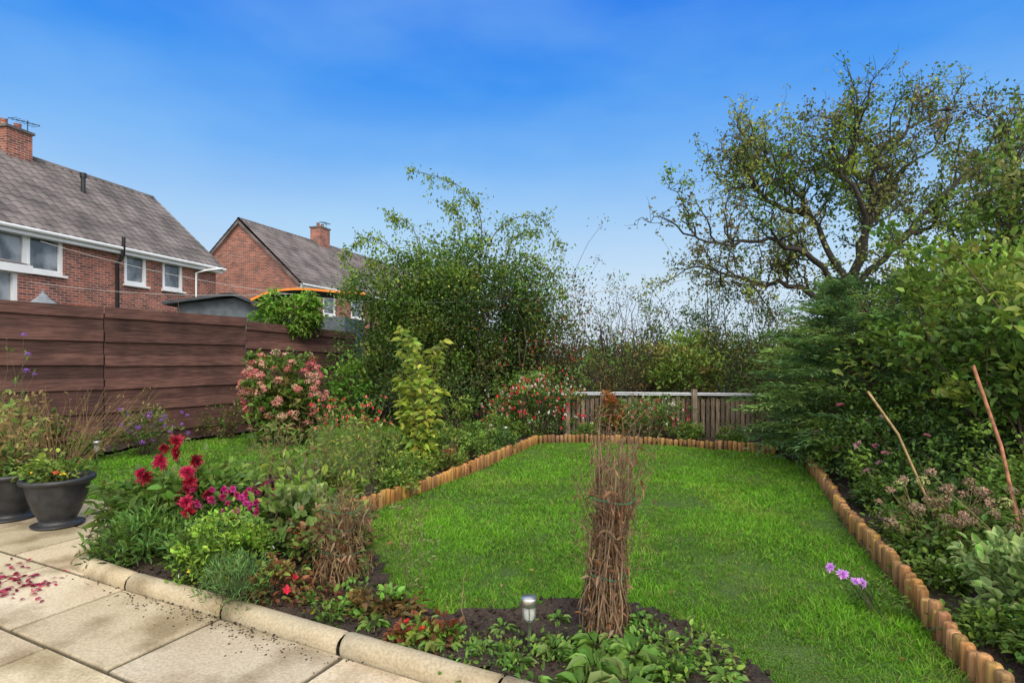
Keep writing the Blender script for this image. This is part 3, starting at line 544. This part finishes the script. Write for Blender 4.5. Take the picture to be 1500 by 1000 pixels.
# ---------------------------------------------------------------- back border
FL=[(.6,.03,.04),(.65,.08,.1),(.8,.65,.6)]
shrub('fuchsia_bush',(.45,10.3),.9,.5,1.25,160,48,.048,[G1,G2,(.11,.19,.04)],clr=.15,rough=.35,flowers=(420,.034,FL,'drop'))
shrub('fuchsia_bush',(2.35,9.95),.75,.3,.82,100,42,.045,[G1,G2,(.11,.19,.04)],clr=.12,rough=.35,flowers=(150,.027,FL,'drop'))
shrub('red_leaf_shrub',(1.75,9.95),.2,.2,.95,30,22,.09,[(.36,.10,.04),(.4,.17,.05),(.18,.12,.03)],clr=.09,lw=.4)
for x,y,r,h in[(1.3,9.85,.2,.3),(3.0,9.6,.25,.35),(3.6,9.3,.25,.3),(4.2,9.2,.3,.4),(-.3,9.6,.3,.5),(-.9,10.2,.3,.7),(0,9.9,.25,.4),(-.55,8.9,.25,.4)]:
    shrub('border_plant',(x,y),r,r,h,32,26,.055,[G1,G2,YG,G1],clr=.09)
b=B(); shrub('x',(-3.75,9.4),.6,.5,1.5,120,32,.10,[G1,G2,(.15,.13,.04)],clr=.15,b=b,make=False,lw=.55,z0=.1)
for i in range(95):
    d=unit(R.normal(0,1,3)); d[1]=-abs(d[1])*.8 if R.rand()<.75 else d[1]; p=A([-3.75+d[0]*.68,9.4+d[1]*.57,.94+d[2]*.68]); flower(b,p,R.uniform(.05,.08),A([(.62,.20,.19),(.60,.28,.22),(.5,.13,.13),(.62,.38,.27)][R.randint(4)]),'ball',unit(d+A([0,0,.4])))
b.make('hydrangea_bush',[M_LEAF,M_WOOD])
b=B()
for k in range(15):
    a=R.rand()*6.28; e_=A([-1.08+math.cos(a)*.38*R.rand()**.5,7.15+math.sin(a)*.35*R.rand(),R.uniform(.8,1.9)]); P=curve((-1.08+R.normal(0,.05),7.15,.03),e_,9,.12); tube(b,P,np.linspace(.009,.003,9),(.14,.12,.05),4)
    n=75; t=R.uniform(.12,1,n); i=np.clip((t*8).astype(int),0,7); pos=P[i]+(P[i+1]-P[i])*R.rand(n,1); dd=R.normal(0,1,(n,3))*A([1,1,.4])+A([0,0,.35]); leaves(b,pos,dd,.13,.44,jit([(.22,.26,.035),(.28,.30,.05),(.16,.22,.03),(.12,.19,.03)],n,.25),curl=.35)
b.make('magnolia_shrub',[M_LEAF,M_WOOD])
# ---------------------------------------------------------------- left bed
shrub('leafy_border_plant',(-2.62,4.08),.34,.28,.36,70,34,.07,[G1,(.07,.15,.03)],clr=.09,lw=.24,updir=.7)
shrub('leafy_border_plant',(-2.2,4.0),.25,.2,.3,40,34,.06,[G1,(.07,.15,.03)],clr=.09,lw=.24,updir=.7)
shrub('feverfew_plant',(-1.86,3.72),.34,.28,.44,120,40,.035,[(.12,.22,.02),(.16,.26,.03),G1],clr=.09,lw=.5,rough=.25,updir=.5,flowers=(16,.014,[(.7,.55,.05),(.7,.7,.6)],'daisy'))
shrub('rosemary_plant',(-1.6,3.28),.17,.14,.36,50,34,.042,[(.11,.19,.05),(.07,.15,.04)],clr=.07,lw=.14,updir=.9)
b=B(); shrub('x',(-2.65,4.6),.5,.35,.6,100,22,.09,[G1,G2],clr=.14,lw=.5,b=b,make=False)
DH=[(-2.66,4.5,.82),(-2.62,4.45,.74),(-2.69,4.4,.78),(-2.80,4.35,.57),(-2.84,4.35,.60),(-2.45,4.3,.62),(-2.42,4.3,.53),(-2.4,4.25,.56),(-2.46,4.35,.48),(-2.38,4.15,.43),(-2.33,4.1,.37),(-2.5,4.5,.66),(-2.3,4.3,.45),(-2.9,4.5,.5),(-2.72,4.4,.68),(-2.55,4.35,.42)]
put_on_stems(b,(-2.6,4.6,.03),DH,.058,[(.24,.006,.02),(.16,.004,.012),(.34,.01,.05)],'dahlia'); b.make('dahlia_plant',[M_LEAF,M_WOOD])
b=B(); shrub('x',(-2.15,4.55),.3,.25,.3,50,25,.055,[G1,G2],clr=.1,b=b,make=False); put_on_stems(b,(-2.15,4.5,.03),[(-2.08+R.normal(0,.2),4.3+R.normal(0,.1),R.uniform(.34,.5)) for i in range(40)],.027,[(.42,.02,.16),(.5,.05,.25),(.35,.02,.1)],'dahlia'); b.make('aster_plant',[M_LEAF,M_WOOD])
spikes('seedhead_perennial',(-2.0,5.3),.4,.82,70,(.17,.17,.06),[(.16,.09,.05),(.24,.14,.08)],'ball',.016,.35,16,.07,[G1,G2,(.17,.19,.05),(.2,.14,.06)],hfrac=.6)
spikes('seedhead_perennial',(-1.7,5.75),.4,.72,60,(.17,.17,.06),[(.16,.09,.05),(.26,.17,.09)],'ball',.014,.35,18,.06,[G1,YG,(.17,.19,.05)],hfrac=.5)
spikes('seedhead_perennial',(-2.65,5.3),.4,.42,40,(.14,.16,.05),[(.2,.1,.06)],'ball',.014,.4,14,.06,[G1,G2],hfrac=.4)
spikes('red_salvia',(-2.05,7.2),.45,.9,70,(.10,.15,.04),[(.65,.04,.04),(.7,.16,.12)],'drop',.03,.35,14,.05,[G1,G2,YG],hfrac=.9)
spikes('red_salvia',(-1.55,6.5),.4,.68,50,(.15,.17,.05),[(.4,.06,.04),(.2,.1,.05)],'drop',.02,.35,18,.06,[G1,G2,YG],hfrac=.5)
shrub('heuchera_plant',(-1.95,4.75),.24,.2,.42,40,22,.075,[(.13,.03,.035),(.09,.03,.03)],clr=.08,lw=.85)
b=B(); shrub('x',(-1.6,4.2),.24,.22,.55,45,12,.10,[(.13,.21,.05),G2,(.17,.21,.08)],clr=.1,lw=.5,b=b,make=False,stems=.8,z0=.1); spikes('x',(-1.55,4.15),.2,.72,12,(.1,.13,.03),None,leafn=12,ls=.085,leafcols=[G2,YG,(.14,.2,.07)],b=b,lw=.5); b.make('leafy_stem_plant',[M_LEAF,M_WOOD])
for x,y,r,h,cols,ls in[(-2.9,4.75,.3,.36,[G1,G2],.07),(-1.2,5.95,.2,.32,[G1,G2,YG],.05),(-1.3,6.6,.22,.35,[G1,YG],.05),(-.75,7.2,.22,.3,[G2,(.25,.1,.05)],.05),(-.5,7.9,.25,.4,[G1,G2],.05),(-.2,8.5,.25,.4,[G1,G3],.05),(-.95,8.1,.3,.5,[G1,G2,YG],.06),(-1.4,9.0,.3,.4,[G3,G1],.06),(-1.6,5.35,.22,.42,[G1,YG],.06),(-1.65,4.8,.2,.36,[G2,(.14,.2,.07)],.06),(-1.7,7.7,.3,.45,[G1,G2],.06),(-3.1,5.0,.2,.34,[G1,G2],.06),(-1.2,7.0,.3,.25,[G2,YG],.06)]:
    shrub('border_plant',(x,y),r,r,h,36,28,ls,cols,clr=.09,updir=.5)
def bundle(c,h,r0,n,tie=.5,flare=1.,cols=((.24,.15,.085),(.31,.21,.12),(.16,.10,.06)),lean=(0,0),nk=1,wig=.008,rad=.0042):
    b=B(); c=A([c[0],c[1],.02])
    for i in range(n):
        a=R.rand()*6.28; q=math.sqrt(R.rand()); o1=A([math.cos(a),math.sin(a),0]); H=h*(R.uniform(.45,.85) if R.rand()<.5 else R.uniform(.8,1.15)); fl=flare*R.uniform(.2,1.6); wd=np.zeros(3)
        P=[c+o1*r0*q]
        for t in np.linspace(.15,1,8):
            z=H*t; rr=(r0*(1-.5*min(1,z/(tie*h)))+ (max(0,z-tie*h)*fl*.45))*q; wd=wd+R.normal(0,wig,3)*A([1,1,.3]); P.append(c+o1*rr+A([lean[0]*z,lean[1]*z,z])+wd)
        tube(b,P,np.linspace(rad,rad*.35,9)*R.uniform(.6,1.3),cols[R.randint(len(cols))],4)
        if R.rand()<.8*nk: 
            for s in range(5):
                f=P[R.randint(4,9)]; g=f+R.normal(0,.06,3)+A([0,0,.05]); tube(b,[f,(f+g)/2+R.normal(0,.006,3),g],.0012,cols[0],3)
                if R.rand()<.5: flower(b,g,.008,A([.16,.10,.06]),'ball')
        k=R.randint(1,8,8); leaves(b,A(P)[k],R.normal(0,1,(8,3))+A([0,0,-.6]),.05,.3,jit([(.18,.11,.06),(.28,.18,.1),(.2,.09,.04)],8),curl=.5)
    for z,f in((tie*h*.62,1.08),(tie*h,.9),(tie*h*1.35,.95)):
        rr=(r0*(1-.5*min(1,z/(tie*h))))*f*1.0+max(0,z-tie*h)*flare*.4; t=np.linspace(0,6.4,20); P=np.stack([c[0]+lean[0]*z+np.cos(t)*rr,c[1]+lean[1]*z+np.sin(t)*rr,z+.012*np.sin(t*2)+t*.002],1); tube(b,P,.0025,(.03,.25,.13),5,0)
    return b
b=bundle((.48,3.0),1.0,.125,150,.55,.85,lean=(.05,0),wig=.013); b.make('tied_dried_stalks',[M_LEAF,M_WOOD])
b=bundle((-1.12,3.75),.52,.2,150,.7,.9,cols=((.28,.20,.10),(.24,.16,.08),(.33,.25,.13)),nk=.6,wig=.016,rad=.003); shrub('x',(-1.12,3.75),.24,.2,.5,35,12,.055,[(.13,.17,.04),G2,(.2,.12,.05)],clr=.09,stems=0,b=b); b.make('dried_perennial_clump',[M_LEAF,M_WOOD])
spikes('dried_perennial',(-.62,3.6),.1,.55,7,(.14,.15,.06),[(.18,.16,.08)],'ball',.01,.35,30,.032,[(.14,.18,.05),(.22,.18,.09)],r=.0022)
spikes('dried_perennial',(-.25,2.98),.02,.48,1,(.3,.22,.1),None,leafn=4,ls=.03,leafcols=[(.2,.14,.07)],spread=.1,r=.0028)
spikes('dried_perennial',(.5,3.1),.2,.8,16,(.2,.13,.08),[(.14,.09,.06)],'ball',.008,.35,7,.035,[(.25,.12,.06)],r=.0018)
def rosette(name,c,n,ls,cols,lw=.38,up=.6):
    b=B(); a=R.rand(n)*6.28; D=np.stack([np.cos(a),np.sin(a),R.uniform(.15,1.3,n)*up],1); P=np.tile(A([c[0],c[1],.055]),(n,1))+D*.02; 
    leaves(b,P,D,ls,lw,jit(cols,n,.15),up=A([0,0,1.]),curl=.45); return b.make(name,[M_LEAF,M_WOOD])
DC=[(.08,.16,.025),(.10,.19,.03),(.06,.12,.02),(.13,.18,.05)]
for x,y,n,ls in[(.38,2.62,44,.15),(.58,2.72,36,.14),(.2,2.78,30,.11),(.72,2.58,30,.13),(.42,2.82,30,.12),(.3,2.45,30,.13),(.5,2.5,30,.14),(-.32,2.82,20,.07),(-.55,2.95,24,.08),(-.15,2.78,18,.07),(.02,2.65,22,.08),(-.75,3.05,22,.09),(-.45,3.05,22,.07),(.95,2.5,24,.09),(1.1,2.3,24,.09),(-.05,3.0,18,.06),(.25,3.1,20,.07),(.7,3.1,24,.08),(.78,2.85,24,.09),(.1,2.5,20,.07)]:
    rosette('dock_weed',(x,y),n,ls,DC)
shrub('primrose_clump',(-.42,2.9),.17,.12,.13,26,22,.05,[(.09,.18,.025),(.22,.07,.03),(.14,.2,.03)],clr=.06,stems=0,flowers=(10,.018,[(.5,.02,.02)],'daisy'))
shrub('primrose_clump',(-.72,3.2),.2,.12,.15,26,22,.05,[(.09,.18,.025),(.16,.10,.03)],clr=.06,stems=0)
shrub('low_weeds',(-.05,2.72),.35,.16,.09,50,22,.03,[(.08,.17,.025),(.13,.2,.03)],clr=.07,stems=0)
shrub('low_weeds',(.75,2.75),.35,.3,.12,60,22,.035,[(.08,.17,.025),(.13,.2,.03)],clr=.08,stems=0)
shrub('low_weeds',(-1.0,3.35),.3,.2,.12,40,20,.035,[(.08,.17,.025),(.13,.2,.03),(.2,.08,.04)],clr=.07,stems=0)
b=B(); shrub('x',(-1.42,3.42),.17,.14,.25,30,22,.045,[(.18,.12,.04),(.12,.16,.03),(.22,.09,.04)],clr=.07,b=b,make=False,flowers=(7,.026,[(.65,.02,.05),(.7,.1,.15)],'daisy')); b.make('begonia_plant',[M_LEAF,M_WOOD])
shrub('begonia_plant',(-1.3,3.95),.2,.18,.35,30,16,.06,[(.10,.16,.03),(.2,.08,.03)],clr=.09,flowers=(12,.03,[(.65,.03,.06),(.7,.2,.25)],'daisy'))
b=B(); shrub('x',(-.98,3.12),.09,.08,.14,16,16,.03,[G1,G2],clr=.04,b=b,make=False,flowers=(4,.02,[(.75,.45,.02)],'daisy')); b.make('pansy_plant',[M_LEAF,M_WOOD])
shrub('buddleia_plant',(-5.4,8.5),.5,.35,.72,50,18,.07,[G1,OL],clr=.13,lw=.3,stems=.8,flowers=(30,.035,[(.3,.1,.5),(.36,.16,.56)],'ball'))
shrub('border_plant',(-5.1,10.2),.5,.25,.65,45,14,.06,[OL,BR_,G1],clr=.15,stems=1,wood=(.18,.11,.06))
shrub('border_plant',(-4.5,11.1),.5,.25,.75,45,12,.06,[BR_,OL],clr=.15,stems=1,wood=(.18,.11,.06))
shrub('border_plant',(-6.0,8.0),.4,.3,.45,35,20,.06,[G1,G2],clr=.1)
spikes('dried_grass_clump',(-5.6,7.0),.25,1.0,110,(.26,.17,.07),None,leafn=4,ls=.05,leafcols=[(.24,.15,.06)],spread=1.1,r=.003)
shrub('border_plant',(-6.7,7.6),.55,.4,1.0,60,24,.08,[(.14,.16,.04),G1,(.22,.17,.06)],clr=.16,stems=.8)
spikes('verbena_plant',(-6.0,6.6),.2,1.6,10,(.12,.14,.05),[(.3,.12,.5)],'ball',.035,.35,6,.08,[G1],hfrac=.8)
M_POT=plain('charcoal_plastic',(.03,.031,.034),.45,0,.3,14,.15)
def pot(c,r,cols,fl,hh=.35,tall=None):
    e=bpy.data.objects.new('plant_pot',None); sc.collection.objects.link(e); e.location=(c[0],c[1],.026); b=B()
    lathe(b,(0,0,0),[(.01,0),(r*.72,0),(r*.78,.018),(r*.70,.02),(r*.56,.028),(r*.52,.05),(r*.56,.07),(r*.72,.16),(r*.85,.26),(r*.93,.36),(r*.95,.375),(r*1.07,.38),(r*1.1,.40),(r*1.08,.42),(r*.96,.42),(r*.93,.38),(.01,.37)],(1,1,1),32)
    b.make('pot',[M_POT],parent=e); b=B(); lathe(b,(0,0,0),[(r*.92,.385),(.01,.39)],n=20); b.make('compost',[M_SOIL],parent=e)
    b=B(); shrub('x',(0,0,.38),r*1.0,r*.9,hh,34,18,.055,cols,clr=.08,b=b,make=False,flowers=fl); 
    if tall: spikes('x',(0,0,.38),.15,tall,30,(.26,.17,.07),None,leafn=14,ls=.08,leafcols=[(.2,.2,.06),G2,(.3,.2,.08)],spread=.5,b=b,r=.004)
    b.make('plant',[M_LEAF,M_WOOD],parent=e)
pot((-3.95,4.95),.25,[G2,YG,G1],(7,.022,[(.75,.45,.03),(.7,.1,.05)],'daisy'),.17)
pot((-4.55,5.15),.26,[(.18,.22,.05),G1,(.2,.18,.07)],(4,.025,[(.75,.4,.03)],'daisy'),.25,.6)
pot((-5.0,4.75),.25,[G1,G2],None,.35,.4)
pot((-5.2,5.6),.26,[G1,(.18,.13,.05)],None,.35,.7)
M_ST=plain('brushed_steel',(.6,.58,.55),.3,.9,.15,30,0); M_LENS=plain('clear_plastic',(.4,.41,.39),.15,0,.2,30,0)
def solar(c,s=1.,h=.30):
    e=bpy.data.objects.new('solar_garden_light',None); sc.collection.objects.link(e); e.location=(c[0],c[1],0); e.scale=(s,s,s)
    b=B(); lathe(b,(0,0,0),[(.008,0),(.008,h*.55),(.012,h*.56),(.012,h*.6),(.024,h*.62),(.026,h*.64)],n=12); lathe(b,(0,0,h*.86),[(.028,0),(.033,.003),(.034,.03),(.031,.038),(.001,.040)],n=20)
    for k in range(4): a=k*1.57; tube(b,[(math.cos(a)*.025,math.sin(a)*.025,h*.63),(math.cos(a)*.027,math.sin(a)*.027,h*.87)],.002,(1,1,1),4,0)
    b.make('steel_body',[M_ST],parent=e); b=B(); lathe(b,(0,0,h*.64),[(.018,0),(.024,.01),(.024,.04),(.02,.062)],n=14); b.make('lens',[M_LENS],parent=e)
solar((.085,2.82),1.2,.25)
for x,y,s in[(-.35,9.4,1.2),(-.1,9.1,1.2),(-1.72,4.9,1.1),(-5.4,7.4,1.3)]: solar((x,y),s)
b=B(); n=190; P=np.stack([R.normal(-3.3,.2,n),R.normal(3.68,.16,n),np.full(n,.032)],1); k=(P[:,0]<-2.95-(P[:,1]-3.7)*.6); P=P[k]; n=len(P)
leaves(b,P,R.normal(0,1,(n,3))*A([1,1,.08]),.05,.42,jit([(.22,.01,.04),(.32,.02,.07)],n,.3),up=A([0,0,1.]),curl=0); b.make('fallen_petals',[M_LEAF])
b=B(); n=320; X=R.normal(-1.7,.5,n); off=np.abs(R.normal(0,.09,n)); P=np.stack([X,3.27-(X+1.6)*.493-.09-off,np.full(n,.026)],1)
for q in P: s=R.uniform(.0015,.005); boxes(b,q,(1,0,0),unit(A([0,1,.2])),unit(A([0,-.2,1])),s,s*.7,s*.5)
b.make('soil_crumbs',[M_SOIL])
# ---------------------------------------------------------------- light
w=bpy.data.worlds.new('World'); sc.world=w; w.use_nodes=True; nt=w.node_tree; bg=nt.nodes['Background']
sky=nd(nt,'ShaderNodeTexSky',sky_type='NISHITA'); sky.sun_disc=False
tc=nd(nt,'ShaderNodeTexCoord'); sx=nd(nt,'ShaderNodeSeparateXYZ'); nt.links.new(tc.outputs['Generated'],sx.inputs[0])
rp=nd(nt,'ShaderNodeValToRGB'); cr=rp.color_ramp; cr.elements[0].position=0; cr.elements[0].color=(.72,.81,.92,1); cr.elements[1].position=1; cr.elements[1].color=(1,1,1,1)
for p_,c in((.12,(.62,.77,.93)),(.22,(.39,.63,.94)),(.32,(.17,.45,.94)),(.42,(.055,.31,.91)),(.52,(.014,.21,.87)),(.62,(.02,.19,.82)),(.78,(.9,.95,1))): e_=cr.elements.new(p_); e_.color=(*c,1)  # top stops, above the view, whitened as added soft fill
nt.links.new(sx.outputs[2],rp.inputs[0])
mp=nd(nt,'ShaderNodeMapping'); mp.inputs['Scale'].default_value=(1,1,2.8); nt.links.new(tc.outputs['Generated'],mp.inputs[0])
nz=nd(nt,'ShaderNodeTexNoise'); nz.inputs['Scale'].default_value=1.9; nz.inputs['Detail'].default_value=8; nz.inputs['Roughness'].default_value=.5; nt.links.new(mp.outputs[0],nz.inputs['Vector'])
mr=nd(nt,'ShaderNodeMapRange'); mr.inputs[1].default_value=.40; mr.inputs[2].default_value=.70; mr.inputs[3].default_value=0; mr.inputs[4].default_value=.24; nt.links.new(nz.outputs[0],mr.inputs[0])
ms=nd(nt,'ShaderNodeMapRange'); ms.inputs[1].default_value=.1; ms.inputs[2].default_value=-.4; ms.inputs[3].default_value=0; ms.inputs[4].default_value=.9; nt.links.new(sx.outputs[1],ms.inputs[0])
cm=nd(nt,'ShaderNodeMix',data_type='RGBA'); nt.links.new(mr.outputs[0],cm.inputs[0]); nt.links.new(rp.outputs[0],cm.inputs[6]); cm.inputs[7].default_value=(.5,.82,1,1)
c2=nd(nt,'ShaderNodeMix',data_type='RGBA'); nt.links.new(ms.outputs[0],c2.inputs[0]); nt.links.new(cm.outputs[2],c2.inputs[6]); c2.inputs[7].default_value=(2.15,2.08,1.98,1)  # unseen sky behind the camera brightened to white as added fill light
sk=nd(nt,'ShaderNodeMix',data_type='RGBA',blend_type='MULTIPLY'); sk.inputs[0].default_value=1; nt.links.new(sky.outputs[0],sk.inputs[6]); sk.inputs[7].default_value=(.1,.1,.1,1)
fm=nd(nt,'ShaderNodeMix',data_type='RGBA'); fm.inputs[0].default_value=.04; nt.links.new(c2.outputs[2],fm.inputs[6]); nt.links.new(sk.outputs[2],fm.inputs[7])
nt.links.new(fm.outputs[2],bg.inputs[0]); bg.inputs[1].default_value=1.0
sd=bpy.data.lights.new('sun','SUN'); sd.energy=2.1; sd.angle=math.radians(28); sd.color=(1,.94,.84); so=bpy.data.objects.new('sun',sd); sc.collection.objects.link(so)
dirv=Vector((.25,-.72,.68)); so.rotation_euler=dirv.to_track_quat('Z','Y').to_euler()
sky.sun_elevation=math.asin(.68/dirv.length); sky.sun_rotation=math.atan2(.25,-.72)
cd=bpy.data.cameras.new('camera'); cam=bpy.data.objects.new('camera',cd); sc.collection.objects.link(cam); cam.location=(0,0,1.5); cam.rotation_euler=(math.radians(90),0,0)
cd.lens=20; cd.sensor_width=36; cd.shift_y=.0133; cd.clip_end=1500; cd.clip_start=.05; sc.camera=cam
